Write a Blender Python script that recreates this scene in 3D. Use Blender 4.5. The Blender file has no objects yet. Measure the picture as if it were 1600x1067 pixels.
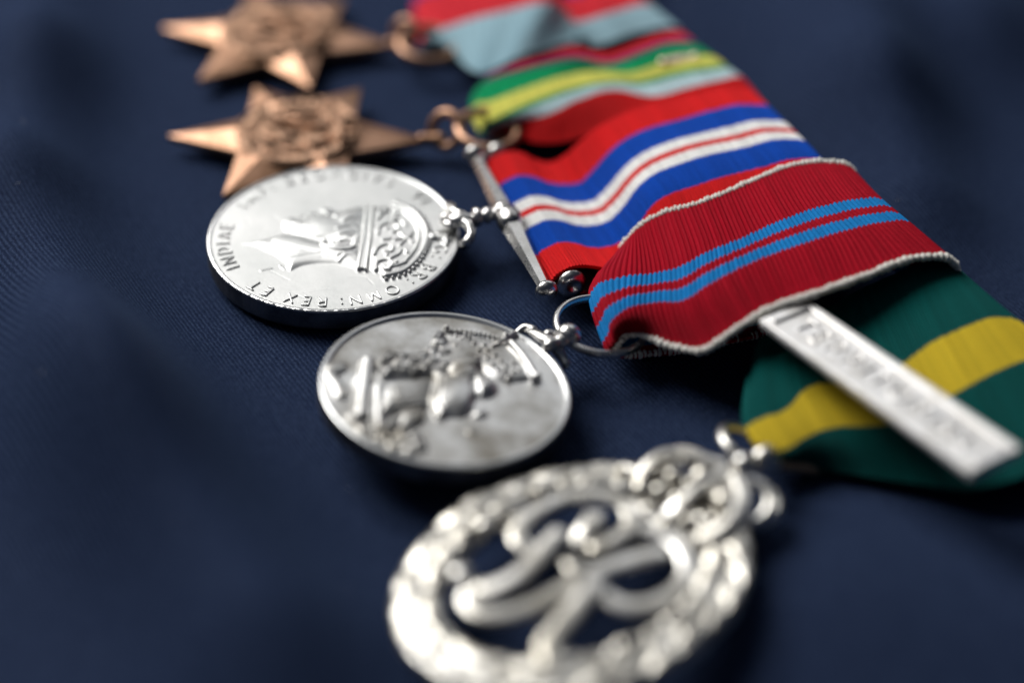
import bpy, math, random
import numpy as np
from mathutils import Vector, Matrix

# everything below is written in millimetres; MM turns it into metres
MM = 0.001
rnd = random.Random(7)
scene = bpy.context.scene
col = scene.collection

# ------------------------------------------------------------------ camera
cam_d = bpy.data.cameras.new('camera')
cam = bpy.data.objects.new('camera', cam_d); col.objects.link(cam)
cam.location = (0, -213.73*MM, 164.0*MM)
cam.rotation_euler = (math.radians(90-37.5), 0, 0)
cam_d.sensor_width = 36.0
cam_d.lens = 69.75
cam_d.clip_start = 0.005; cam_d.clip_end = 20
cam_d.dof.use_dof = True
cam_d.dof.focus_distance = 0.270
cam_d.dof.aperture_fstop = 4.9
cam_d.dof.aperture_blades = 0
scene.camera = cam

# ------------------------------------------------------------------ light
world = bpy.data.worlds.new('World'); scene.world = world
world.use_nodes = True
bg = world.node_tree.nodes['Background']
bg.inputs[0].default_value = (0.45, 0.60, 1.0, 1); bg.inputs[1].default_value = 0.035

def area(name, loc, target, sx, sy, power, color):
    d = bpy.data.lights.new(name, 'AREA'); d.shape = 'RECTANGLE'
    d.size = sx; d.size_y = sy; d.energy = power; d.color = color
    o = bpy.data.objects.new(name, d); col.objects.link(o)
    o.location = loc
    o.rotation_euler = (Vector(target)-Vector(loc)).to_track_quat('-Z', 'Y').to_euler()
    return o
area('window_light', (-0.70, 0.66, 0.92), (0, 0, 0), 0.90, 0.75, 23, (1.0, 0.985, 0.96))
area('back_right_fill', (0.32, 1.0, 0.74), (0, 0, 0), 0.80, 0.62, 1.5, (0.97, 0.985, 1.0))  # added fill lamp to brighten the flat metal faces, not a real window
area('overhead_fill', (-0.25, -0.15, 1.3), (0, 0, 0), 1.0, 1.0, 0.4, (0.93, 0.96, 1.0))

scene.view_settings.view_transform = 'Standard'
scene.view_settings.look = 'None'
scene.view_settings.exposure = 0.0
scene.view_settings.gamma = 1.0

# ------------------------------------------------------------------ materials
def newmat(name):
    m = bpy.data.materials.new(name); m.use_nodes = True
    nt = m.node_tree
    return m, nt, nt.nodes['Principled BSDF']
def nd(nt, t, **kw):
    n = nt.nodes.new(t)
    for k, v in kw.items(): setattr(n, k, v)
    return n
def mapping(nt, scale, kind='Object', rot=(0,0,0)):
    tc = nd(nt, 'ShaderNodeTexCoord'); mp = nd(nt, 'ShaderNodeMapping')
    mp.inputs['Scale'].default_value = scale if hasattr(scale, '__len__') else (scale,)*3
    mp.inputs['Rotation'].default_value = rot
    nt.links.new(tc.outputs[kind], mp.inputs['Vector'])
    return mp.outputs['Vector']
def noise(nt, vec, scale, detail=3, rough=0.5):
    n = nd(nt, 'ShaderNodeTexNoise'); n.inputs['Scale'].default_value = scale
    n.inputs['Detail'].default_value = detail; n.inputs['Roughness'].default_value = rough
    nt.links.new(vec, n.inputs['Vector']); return n.outputs['Fac']
def ramp(nt, fac, stops, interp='LINEAR'):
    r = nd(nt, 'ShaderNodeValToRGB'); r.color_ramp.interpolation = interp
    els = r.color_ramp.elements
    while len(els) > 1: els.remove(els[-1])
    els[0].position = stops[0][0]; els[0].color = (*stops[0][1], 1)
    for p, c in stops[1:]:
        e = els.new(p); e.color = (*c, 1)
    nt.links.new(fac, r.inputs['Fac']); return r.outputs['Color']
def math_(nt, op, a, b=None, c=None):
    n = nd(nt, 'ShaderNodeMath', operation=op)
    for i, x in enumerate((a, b, c)):
        if x is None: continue
        if isinstance(x, (int, float)): n.inputs[i].default_value = x
        else: nt.links.new(x, n.inputs[i])
    return n.outputs[0]

def metal(name, c1, c2, rough=0.3, rvar=0.1, grain=0.02, blotch=0.06, bias=0.5):
    m, nt, b = newmat(name)
    v = mapping(nt, 1000.0)
    n1 = noise(nt, v, blotch, 6, 0.62)
    cc = ramp(nt, n1, [(bias-0.12, c1), (bias+0.14, c2)])
    nt.links.new(cc, b.inputs['Base Color'])
    b.inputs['Metallic'].default_value = 1.0
    n2 = noise(nt, v, 0.7, 5, 0.6)
    r = math_(nt, 'MULTIPLY_ADD', n2, rvar, rough-rvar/2)
    nt.links.new(r, b.inputs['Roughness'])
    bp = nd(nt, 'ShaderNodeBump'); bp.inputs['Strength'].default_value = 1.0
    bp.inputs['Distance'].default_value = grain*MM
    n3 = noise(nt, v, 2.2, 4, 0.6)
    nt.links.new(n3, bp.inputs['Height']); nt.links.new(bp.outputs[0], b.inputs['Normal'])
    return m
SILVER = metal('polished_silver', (0.56,0.57,0.56), (0.68,0.68,0.67), 0.46, 0.12, 0.012)
SILVER_EDGE = metal('silver_rim', (0.55,0.56,0.56), (0.80,0.80,0.79), 0.30, 0.10, 0.02)
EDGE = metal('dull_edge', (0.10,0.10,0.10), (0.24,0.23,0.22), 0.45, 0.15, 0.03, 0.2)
TARNISH = metal('tarnished_silver', (0.22,0.20,0.165), (0.66,0.66,0.65), 0.42, 0.14, 0.02, 0.11, 0.46)
FITTING = metal('silver_fitting', (0.50,0.49,0.47), (0.72,0.71,0.69), 0.28, 0.12, 0.012, 0.15)
WARM = metal('warm_silver', (0.52,0.485,0.41), (0.95,0.93,0.89), 0.29, 0.14, 0.03, 0.12)
BRONZE = metal('bronze', (0.27,0.15,0.09), (0.56,0.33,0.22), 0.42, 0.14, 0.03, 0.12)
BRONZE_DARK = metal('bronze_relief', (0.22,0.13,0.085), (0.58,0.36,0.24), 0.40, 0.14, 0.04, 0.5)
CLASP = metal('clasp_silver', (0.78,0.76,0.73), (0.92,0.91,0.90), 0.50, 0.1, 0.02, 0.3)

def ribbon_mat(name, stops, pitch_u=None, fuzz=0.005, sheen=0.0, rough=0.6):
    """Woven stripes across V; stops = [(v0,colour),...]; UV x counts ribs."""
    m, nt, b = newmat(name)
    tc = nd(nt, 'ShaderNodeTexCoord'); sep = nd(nt, 'ShaderNodeSeparateXYZ')
    nt.links.new(tc.outputs['UV'], sep.inputs[0])
    u, v = sep.outputs[0], sep.outputs[1]
    # each weft rib shifts its colour change a hair: a serrated stripe edge
    saw = math_(nt, 'PINGPONG', u, 0.5)
    fl = math_(nt, 'FLOOR', u)
    wn = nd(nt, 'ShaderNodeTexWhiteNoise', noise_dimensions='1D'); nt.links.new(fl, wn.inputs['W'])
    j = math_(nt, 'MULTIPLY_ADD', wn.outputs[0], fuzz, -fuzz/2)
    j2 = math_(nt, 'MULTIPLY_ADD', saw, fuzz*1.6, j)
    vv = math_(nt, 'ADD', v, j2)
    st = []
    for i, (p, c) in enumerate(stops):
        if i: st.append((p-0.0022, stops[i-1][1]))
        st.append((p+0.0022 if i else 0.0, c))
    cc = ramp(nt, vv, st)
    # thread to thread colour variation
    cmb = nd(nt, 'ShaderNodeCombineXYZ')
    nt.links.new(math_(nt, 'MULTIPLY', u, 1.0), cmb.inputs[0]); nt.links.new(math_(nt, 'MULTIPLY', v, 150.0), cmb.inputs[1])
    n = noise(nt, cmb.outputs[0], 1.6, 3, 0.7)
    rib_tone = math_(nt, 'MULTIPLY_ADD', wn.outputs[0], 0.22, -0.11)
    hs = nd(nt, 'ShaderNodeHueSaturation'); nt.links.new(cc, hs.inputs['Color'])
    nt.links.new(math_(nt, 'ADD', math_(nt, 'MULTIPLY_ADD', n, 0.8, 0.6), rib_tone), hs.inputs['Value'])
    nt.links.new(hs.outputs[0], b.inputs['Base Color'])
    b.inputs['Roughness'].default_value = rough
    b.inputs['Specular IOR Level'].default_value = 0.07
    b.inputs['Sheen Weight'].default_value = sheen; b.inputs['Sheen Roughness'].default_value = 0.5
    bp = nd(nt, 'ShaderNodeBump'); bp.inputs['Distance'].default_value = 0.08*MM
    wv = math_(nt, 'SINE', math_(nt, 'MULTIPLY', v, 2*math.pi*120))
    h = math_(nt, 'MULTIPLY_ADD', n, 1.2, math_(nt, 'MULTIPLY', wv, 0.35))
    nt.links.new(h, bp.inputs['Height']); nt.links.new(bp.outputs[0], b.inputs['Normal'])
    return m
RED=(0.66,0.012,0.014); BLUE=(0.002,0.060,0.40); WHITE=(0.84,0.83,0.81); CRIM=(0.36,0.002,0.014)
SKY=(0.010,0.20,0.52); GRN=(0.0,0.074,0.068); YEL=(0.64,0.47,0.03); LTB=(0.36,0.55,0.63); PGRN=(0.0,0.28,0.10)
PYEL=(0.68,0.66,0.13); PURP=(0.10,0.03,0.20); LRED=(0.68,0.03,0.045)
M_R1 = ribbon_mat('ribbon_navy_red_skyblue', [(0,(0.06,0.04,0.22)),(0.33,LRED),(0.67,LTB)])
M_R2 = ribbon_mat('ribbon_green_yellow', [(0,LRED),(0.14,PURP),(0.20,PGRN),(0.40,PYEL),(0.57,PGRN),(0.625,(0.52,0.68,0.72)),(0.76,RED)])
M_R3 = ribbon_mat('ribbon_red_blue_white', [(0,RED),(0.205,BLUE),(0.395,WHITE),(0.475,RED),(0.522,WHITE),(0.605,BLUE),(0.795,RED)])
M_R4 = ribbon_mat('ribbon_crimson', [(0,CRIM),(0.38,SKY),(0.465,CRIM),(0.53,SKY),(0.62,CRIM)], fuzz=0.006)
M_R5 = ribbon_mat('ribbon_green', [(0,GRN),(0.38,YEL),(0.62,GRN)])
def thread_mat(name, c1, c2):
    m, nt, b = newmat(name)
    v = mapping(nt, 1000.0)
    cc = ramp(nt, noise(nt, v, 1.3, 4, 0.6), [(0.35, c1), (0.6, c2)])
    nt.links.new(cc, b.inputs['Base Color']); b.inputs['Roughness'].default_value = 0.75
    b.inputs['Sheen Weight'].default_value = 0.3
    bp = nd(nt, 'ShaderNodeBump'); bp.inputs['Distance'].default_value = 0.08*MM
    nt.links.new(noise(nt, v, 5.0, 3), bp.inputs['Height']); nt.links.new(bp.outputs[0], b.inputs['Normal'])
    return m
THREAD = thread_mat('white_thread', (0.62,0.59,0.52), (0.82,0.80,0.75))
BACKING = thread_mat('brown_backing', (0.24,0.15,0.09), (0.42,0.30,0.20))

def cloth_mat():
    m, nt, b = newmat('navy_twill')
    tc = nd(nt, 'ShaderNodeTexCoord')
    v = mapping(nt, 1000.0)
    nz = noise(nt, v, 1.1, 4, 0.65)
    nl = noise(nt, v, 0.018, 3, 0.5)
    # twill wales and the finer cross threads
    sx = nd(nt, 'ShaderNodeSeparateXYZ'); nt.links.new(v, sx.inputs[0])
    def wale(ax, ay, freq, jit):
        p = math_(nt, 'ADD', math_(nt, 'MULTIPLY', sx.outputs[0], ax*freq), math_(nt, 'MULTIPLY', sx.outputs[1], ay*freq))
        p = math_(nt, 'MULTIPLY_ADD', nz, jit, p)
        return math_(nt, 'MULTIPLY_ADD', math_(nt, 'SINE', math_(nt, 'MULTIPLY', p, 2*math.pi)), 0.5, 0.5)
    w1 = wale(0.86, 0.51, 1.55, 0.75)
    w2 = wale(-0.42, 0.90, 2.6, 0.5)
    h = math_(nt, 'ADD', math_(nt, 'MULTIPLY', w1, 0.75), math_(nt, 'MULTIPLY', math_(nt, 'MULTIPLY', w2, w1), 0.6))
    h = math_(nt, 'MULTIPLY_ADD', nz, 0.9, h)
    spk = noise(nt, v, 3.4, 2, 0.7)
    f = math_(nt, 'MULTIPLY_ADD', spk, 0.80, math_(nt, 'MULTIPLY', h, 0.19))
    cc = ramp(nt, f, [(0.30,(0.0030,0.0060,0.0175)), (0.58,(0.0148,0.0248,0.060)), (0.95,(0.055,0.082,0.150))])
    nt.links.new(cc, b.inputs['Base Color'])
    b.inputs['Roughness'].default_value = 0.72
    b.inputs['Specular IOR Level'].default_value = 0.02
    b.inputs['Sheen Weight'].default_value = 0.05; b.inputs['Sheen Roughness'].default_value = 0.4
    b.inputs['Sheen Tint'].default_value = (0.35,0.55,1.0,1)
    bp = nd(nt, 'ShaderNodeBump'); bp.inputs['Distance'].default_value = 0.08*MM; bp.inputs['Strength'].default_value = 0.8
    nt.links.new(h, bp.inputs['Height']); nt.links.new(bp.outputs[0], b.inputs['Normal'])
    return m
NAVY = cloth_mat()

# ------------------------------------------------------------------ mesh helpers
def mesh_obj(name, V, Fc, mat, parent=None, smooth=True, uv=None, world=False):
    """V in mm. world=True: V is given in world mm and carried into the parent's frame."""
    V = np.asarray(V, float)
    if world and parent is not None:
        inv = np.array(parent.matrix_basis.inverted())
        V = (V*MM) @ inv[:3,:3].T + inv[:3,3]
    else: V = V*MM
    me = bpy.data.meshes.new(name)
    me.from_pydata(V.tolist(), [], Fc)
    if smooth: me.polygons.foreach_set('use_smooth', [True]*len(me.polygons))
    if uv is not None:
        l = me.uv_layers.new(name='UVMap')
        idx = np.zeros(len(me.loops), int); me.loops.foreach_get('vertex_index', idx)
        l.data.foreach_set('uv', np.asarray(uv, float)[idx].ravel())
    me.materials.append(mat)
    me.update()
    o = bpy.data.objects.new(name, me); col.objects.link(o)
    if parent is not None: o.parent = parent
    return o
def tag(o, label, cat=None, group=None, kind=None):
    if label: o['label'] = label
    if cat: o['category'] = cat
    if group: o['group'] = group
    if kind: o['kind'] = kind
def thing(name, label, cat, loc, mat3=None, group=None):
    o = bpy.data.objects.new(name, None); col.objects.link(o)
    o.empty_display_size = 0.005
    M = Matrix.Identity(4)
    if mat3 is not None:
        for i in range(3):
            for j in range(3): M[i][j] = mat3[i][j]
    M.translation = Vector(loc)*MM
    o.matrix_basis = M
    tag(o, label, cat, group)
    return o
def frame(up_deg, n=(0,0,1)):
    """columns: x = up of the medal, y = its left, z = normal"""
    z = np.array(n, float); z /= np.linalg.norm(z)
    a = np.array([math.cos(math.radians(up_deg)), math.sin(math.radians(up_deg)), 0])
    x = a - z*(a@z); x /= np.linalg.norm(x)
    y = np.cross(z, x)
    return np.stack([x, y, z], 1)
def grid_faces(nu, nv, cu=False, cv=False, off=0, flip=False):
    F = []
    for i in range(nu if cu else nu-1):
        a = (i % nu)*nv; b = ((i+1) % nu)*nv
        for j in range(nv if cv else nv-1):
            k = (j+1) % nv
            q = (off+a+j, off+b+j, off+b+k, off+a+k)
            F.append(q[::-1] if flip else q)
    return F
class MB:
    def __init__(s): s.V = []; s.F = []
    def add(s, V, F):
        o = len(s.V); s.V.extend([tuple(map(float, p)) for p in V]); s.F.extend([tuple(o+i for i in f) for f in F]); return s
    def build(s, name, mat, parent=None, **kw): return mesh_obj(name, s.V, s.F, mat, parent, **kw)
def hermite(xs, P, x):
    xs = np.asarray(xs, float); P = np.asarray(P, float); x = np.asarray(x, float)
    n = len(xs)
    d = (P[1:]-P[:-1])/(xs[1:]-xs[:-1]).reshape((-1,)+(1,)*(P.ndim-1))
    m = np.empty_like(P); m[0] = d[0]; m[-1] = d[-1]
    if n > 2:
        h0 = (xs[1:-1]-xs[:-2]).reshape((-1,)+(1,)*(P.ndim-1)); h1 = (xs[2:]-xs[1:-1]).reshape((-1,)+(1,)*(P.ndim-1))
        m[1:-1] = (d[:-1]*h1 + d[1:]*h0)/(h0+h1)
    i = np.clip(np.searchsorted(xs, x, side='right')-1, 0, n-2)
    h = xs[i+1]-xs[i]; t = (x-xs[i])/h
    sh = (-1,)+(1,)*(P.ndim-1)
    t = t.reshape(sh); h = h.reshape(sh)
    return ((2*t**3-3*t**2+1)*P[i] + (t**3-2*t**2+t)*h*m[i] + (-2*t**3+3*t**2)*P[i+1] + (t**3-t**2)*h*m[i+1])
def smooth_path(pts, n):
    P = np.asarray(pts, float)
    s = np.r_[0, np.cumsum(np.linalg.norm(np.diff(P, axis=0), axis=1))]
    return hermite(s, P, np.linspace(0, s[-1], n))
def tube(pts, r, n=None, seg=12, flat=1.0, up=(0,0,1), closed=False, caps=True, square=1.0):
    """round or flattened tube along points; r a number or a list per point"""
    P = np.asarray(pts, float)
    R = np.full(len(P), r, float) if np.isscalar(r) else np.asarray(r, float)
    if n and not closed:
        s = np.r_[0, np.cumsum(np.linalg.norm(np.diff(P, axis=0), axis=1))]
        x = np.linspace(0, s[-1], n); R = np.interp(x, s, R); P = hermite(s, P, x)
    if closed: T = np.roll(P, -1, 0)-np.roll(P, 1, 0)
    else: T = np.gradient(P, axis=0)
    T /= np.linalg.norm(T, axis=1)[:,None]+1e-12
    up = np.asarray(up, float)
    S = np.cross(T, up); L = np.linalg.norm(S, axis=1)[:,None]
    S = np.where(L < 1e-4, np.array([1.0,0,0]), S/(L+1e-12)); N = np.cross(S, T)
    a = np.linspace(0, 2*math.pi, seg, endpoint=False)
    V = (P[:,None,:] + S[:,None,:]*(R[:,None]*np.cos(a))[:,:,None] + N[:,None,:]*(R[:,None]*(np.sign(np.sin(a))*np.abs(np.sin(a))**square)*flat)[:,:,None]).reshape(-1,3)
    F = grid_faces(len(P), seg, closed, True)
    if not closed and caps:
        # rounded ends
        V = list(map(tuple, V)); k = len(V)
        V.append(tuple(P[0]-T[0]*R[0]*0.6)); V.append(tuple(P[-1]+T[-1]*R[-1]*0.6))
        b = (len(P)-1)*seg
        for j in range(seg):
            F.append((k, j, (j+1)%seg)); F.append((k+1, b+(j+1)%seg, b+j))
    return V, F
def blob(c, rx, ry=None, rz=None, ang=0, nu=14, nv=10):
    ry = rx if ry is None else ry; rz = rx if rz is None else rz
    V = []; ca, sa = math.cos(ang), math.sin(ang)
    for i in range(nu):
        t = 2*math.pi*i/nu
        for j in range(nv):
            p = -math.pi/2 + math.pi*(j+0.5)/nv
            x, y, z = rx*math.cos(p)*math.cos(t), ry*math.cos(p)*math.sin(t), rz*math.sin(p)
            V.append((c[0]+x*ca-y*sa, c[1]+x*sa+y*ca, c[2]+z))
    F = grid_faces(nu, nv, True, False)
    V.append((c[0], c[1], c[2]-rz)); V.append((c[0], c[1], c[2]+rz)); k = nu*nv
    for i in range(nu):
        F.append((k, ((i+1)%nu)*nv, i*nv)); F.append((k+1, i*nv+nv-1, ((i+1)%nu)*nv+nv-1))
    return V, F
def lathe(c, axis, prof, seg=24, flat=1.0):
    """prof = [(s,r)] along axis from c"""
    ax = np.array(axis, float); ax /= np.linalg.norm(ax)
    S = np.cross(ax, (0,0,1)); 
    if np.linalg.norm(S) < 1e-3: S = np.array([1.0,0,0])
    S /= np.linalg.norm(S); N = np.cross(S, ax)
    V = []
    for s, r in prof:
        for k in range(seg):
            t = 2*math.pi*k/seg
            V.append(np.array(c)+ax*s+S*r*math.cos(t)+N*r*flat*math.sin(t))
    return V, grid_faces(len(prof), seg, False, True)
def torus(c, R, r, n=(0,0,1), seg=64, sec=14, flat=1.0, a0=0, a1=360):
    n = np.array(n, float); n /= np.linalg.norm(n)
    x = np.cross(n, (0,1,0.01)); x /= np.linalg.norm(x); y = np.cross(n, x)
    t = np.radians(np.linspace(a0, a1, seg, endpoint=(a1-a0 != 360)))
    P = np.array(c)+R*(np.cos(t)[:,None]*x+np.sin(t)[:,None]*y)
    return tube(P, r, seg=sec, flat=flat, up=n, closed=(a1-a0 == 360))

# ------------------------------------------------------------------ relief height fields
class Relief:
    def __init__(s, X, Y): s.X, s.Y = X, Y; s.H = np.zeros_like(X)
    def ell(s, c, rx, ry, h, ang=0, power=1.0, add=False):
        a = math.radians(ang); dx, dy = s.X-c[0], s.Y-c[1]
        u = (dx*math.cos(a)+dy*math.sin(a))/rx; v = (-dx*math.sin(a)+dy*math.cos(a))/ry
        g = np.clip(1-u*u-v*v, 0, None)**(0.5*power)*h
        s.H = s.H+g if add else np.maximum(s.H, g); return s
    def dist(s, pts):
        D = np.full_like(s.X, 1e9)
        for (x0,y0),(x1,y1) in zip(pts[:-1], pts[1:]):
            dx, dy = x1-x0, y1-y0; L = dx*dx+dy*dy+1e-12
            t = np.clip(((s.X-x0)*dx+(s.Y-y0)*dy)/L, 0, 1)
            D = np.minimum(D, (s.X-x0-t*dx)**2+(s.Y-y0-t*dy)**2)
        return np.sqrt(D)
    def stroke(s, pts, w, h, base=0.0, smooth=True, add=False):
        if smooth and len(pts) > 2: pts = [tuple(p) for p in smooth_path(pts, len(pts)*6)]
        D = s.dist(pts)
        g = np.clip(1-(D/w)**2, 0, None)**0.6*h
        if add: s.H = s.H+g
        else: s.H = np.maximum(s.H, g+np.where(g > 0, base, 0))
        return s
    def poly(s, pts, h, bevel=1.0, smooth=True, dome=0.0, add=False):
        pts = list(pts)+[pts[0]]
        if smooth: pts = [tuple(p) for p in smooth_path(pts, len(pts)*6)]
        P = np.array(pts); inside = np.zeros(s.X.shape, bool)
        for (x0,y0),(x1,y1) in zip(P[:-1], P[1:]):
            c = ((y0 > s.Y) != (y1 > s.Y))
            with np.errstate(divide='ignore', invalid='ignore'):
                xi = (x1-x0)*(s.Y-y0)/(y1-y0+1e-15)+x0
            inside ^= c & (s.X < xi)
        D = s.dist([tuple(p) for p in P])
        t = np.clip(D/bevel, 0, 1); g = np.where(inside, h*np.sin(t*math.pi/2)+dome*np.clip(D/4, 0, 1), 0)
        s.H = s.H+g if add else np.maximum(s.H, g); return s
def disc_points(R, nr, ns):
    r = R*np.linspace(0.004, 1, nr); t = np.linspace(0, 2*math.pi, ns, endpoint=False)
    return (r[:,None]*np.cos(t)).ravel(), (r[:,None]*np.sin(t)).ravel()
def disc_face(name, R, relief, mat, parent, nr=170, ns=760, z0=0.0):
    X, Y = disc_points(R, nr, ns)
    rl = Relief(X, Y); relief(rl)
    H = rl.H
    V = np.stack([X, Y, z0+H], 1)
    F = grid_faces(nr, ns, False, True, flip=False)
    V = np.vstack([V, [[0,0,z0+H[:ns].mean()]]]); k = len(V)-1
    F += [(k, j, (j+1)%ns) for j in range(ns)]
    return mesh_obj(name, V, F, mat, parent)
def rim(name, R, thick, mat, parent, w=0.75, hgt=0.28, ns=420, nick=0.0, edge=None):
    prof = [(R-w-0.25,-0.05),(R-w,0.02),(R-w+0.12,hgt*0.8),(R-w*0.62,hgt),(R-0.22,hgt),(R-0.05,hgt-0.1),(R,hgt-0.28),(R,-thick+0.5),(R-0.08,-thick+0.2),(R-0.35,-thick),(R*0.5,-thick),(0.02,-thick)]
    V = []
    for k in range(ns):
        t = 2*math.pi*k/ns
        dn = nick*(math.sin(k*1.7)*math.sin(k*0.61+1)+0.6*math.sin(k*3.1)) if abs((t-4.2)) < 0.9 else nick*0.15*math.sin(k*2.3)
        for i, (r, z) in enumerate(prof):
            rr = r-(abs(dn) if 4 <= i <= 6 else 0); zz = z-(abs(dn)*0.7 if 3 <= i <= 5 else 0)
            V.append((rr*math.cos(t), rr*math.sin(t), zz))
    V = np.array(V).reshape(ns, len(prof), 3)
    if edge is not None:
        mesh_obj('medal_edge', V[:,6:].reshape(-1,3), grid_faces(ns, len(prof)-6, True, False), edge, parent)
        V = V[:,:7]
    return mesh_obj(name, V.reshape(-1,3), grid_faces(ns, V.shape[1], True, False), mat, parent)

# stroke alphabet (unit height); arcs sampled
def arc(cx, cy, rx, ry, a0, a1, n=9):
    return [(cx+rx*math.cos(math.radians(a)), cy+ry*math.sin(math.radians(a))) for a in np.linspace(a0, a1, n)]
GL = {
 'A': (0.72, [[(0,0),(0.36,1),(0.72,0)],[(0.13,0.33),(0.59,0.33)]]),
 'B': (0.55, [[(0,0),(0,1)],[(0,1)]+arc(0.22,0.76,0.25,0.24,90,-90)+[(0,0.52)],[(0,0.52)]+arc(0.25,0.26,0.29,0.26,90,-90)+[(0,0)]]),
 'D': (0.66, [[(0,0),(0,1)],[(0,1),(0.2,1)]+arc(0.2,0.5,0.46,0.5,80,-80)+[(0.2,0),(0,0)]]),
 'E': (0.48, [[(0,0),(0,1)],[(0,1),(0.46,1)],[(0,0.52),(0.38,0.52)],[(0,0),(0.48,0)]]),
 'G': (0.74, [arc(0.42,0.5,0.42,0.5,48,318,14)+[(0.74,0.4),(0.48,0.4)]]),
 'I': (0.06, [[(0.03,0),(0.03,1)]]),
 'L': (0.46, [[(0,1),(0,0),(0.46,0)]]),
 'M': (0.86, [[(0,0),(0.12,1),(0.43,0.1),(0.74,1),(0.86,0)]]),
 'N': (0.70, [[(0,0),(0,1),(0.70,0),(0.70,1)]]),
 'O': (0.86, [arc(0.43,0.5,0.43,0.5,90,450,20)]),
 'P': (0.50, [[(0,0),(0,1)],[(0,1),(0.2,1)]+arc(0.22,0.75,0.28,0.25,85,-85)+[(0.2,0.5),(0,0.5)]]),
 'R': (0.58, [[(0,0),(0,1)],[(0,1),(0.2,1)]+arc(0.22,0.75,0.28,0.25,85,-85)+[(0.2,0.5),(0,0.5)],[(0.22,0.5),(0.58,0)]]),
 'S': (0.48, [arc(0.25,0.75,0.22,0.25,30,270,9)+arc(0.24,0.25,0.25,0.25,80,-150,9)]),
 'T': (0.62, [[(0.31,0),(0.31,1)],[(0,1),(0.62,1)]]),
 'V': (0.68, [[(0,1),(0.34,0),(0.68,1)]]),
 'X': (0.64, [[(0,0),(0.64,1)],[(0,1),(0.64,0)]]),
 ':': (0.06, [[(0.03,0.12),(0.03,0.2)],[(0.03,0.72),(0.03,0.8)]]),
 ' ': (0.15, []),
}
def text_strokes(txt, h, gap=0.26):
    x = 0; out = []
    for ch in txt:
        w, st = GL[ch]
        for s in st: out.append([((x+p[0])*h, p[1]*h) for p in s])
        x += w+gap
    return out, (x-gap)*h
def densify(s, step):
    out = [s[0]]
    for a, b in zip(s[:-1], s[1:]):
        n = max(1, int(math.hypot(b[0]-a[0], b[1]-a[1])/step))
        out += [(a[0]+(b[0]-a[0])*k/n, a[1]+(b[1]-a[1])*k/n) for k in range(1, n+1)]
    return out

# ================================================================== THE SETTING
def ground():
    xs = np.concatenate([np.linspace(-420,-110,40)[:-1], np.linspace(-110,130,200), np.linspace(130,420,38)[1:]])
    ys = np.concatenate([np.linspace(-300,-110,26)[:-1], np.linspace(-110,150,200), np.linspace(150,620,50)[1:]])
    X, Y = np.meshgrid(xs, ys, indexing='ij')
    Z = np.zeros_like(X)
    def ridge(p0, p1, sig, h, endsig=25):
        nonlocal Z
        d = np.array(p1, float)-p0; L = np.hypot(*d); d /= L
        s = (X-p0[0])*d[0]+(Y-p0[1])*d[1]; q = -(X-p0[0])*d[1]+(Y-p0[1])*d[0]
        e = np.exp(-np.clip(np.maximum(-s, s-L), 0, None)**2/(2*endsig**2))
        Z += h*e*np.exp(-q*q/(2*sig**2))
    ridge((-70.6,23.4),(-50.8,-22.2),8,10,14)
    ridge((-50.8,-22.2),(-29.0,-56.7),8,11,14)
    ridge((-85.7,112.9),(-77.4,69.4),8,6,12)
    ridge((-77.4,69.4),(-73.2,37.0),7,6,10)
    ridge((62.1,118.0),(56.8,67.3),8,8,12)
    ridge((58.8,53.4),(59.7,33.5),7,6.5,10)
    ridge((81.1,112.9),(79.2,84.4),8,8,12)
    ridge((40.7,-50.6),(61.8,-55.7),12,5,20)
    ridge((9.3,112.9),(41.2,84.4),16,5,25)
    rg = np.random.default_rng(3)
    for k in range(26):
        a = rg.uniform(0, 6.28); f = rg.uniform(0.015, 0.05); ph = rg.uniform(0, 6.28)
        Z += (0.10/f*0.03)*np.sin(f*(X*math.cos(a)+Y*math.sin(a))+ph)
    # the cloth is pressed flat under the row of medals
    V = np.stack([X, Y, Z-0.4], -1).reshape(-1,3)
    o = mesh_obj('navy_cloth', V, grid_faces(len(xs), len(ys)), NAVY)
    tag(o, 'dark navy twill cloth that the medals lie on, softly rumpled', None, None, 'structure')
    def height(x, y):
        i = int(np.argmin(abs(xs-x))); j = int(np.argmin(abs(ys-y))); return float(Z[i, j]-0.4)
    return height
height = ground()
def lint():
    mb = MB(); r3 = random.Random(12)
    for k in range(60):
        x, y = r3.uniform(-95, 110), r3.uniform(-90, 120)
        a = r3.uniform(0, 6.28); L = r3.uniform(0.25, 1.5); b = r3.uniform(-0.9, 0.9)
        h0 = height(x, y)
        p = [(x+L*t*math.cos(a+b*t), y+L*t*math.sin(a+b*t), h0+0.05+r3.uniform(0.0, 0.15)) for t in (0, 0.3, 0.6, 1)]
        mb.add(*tube(p, 0.016, seg=4, caps=False))
    o = mb.build('lint', THREAD, None)
    tag(o, 'scattered pale lint fibres on the navy cloth', None, None, 'stuff')
lint()
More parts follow.
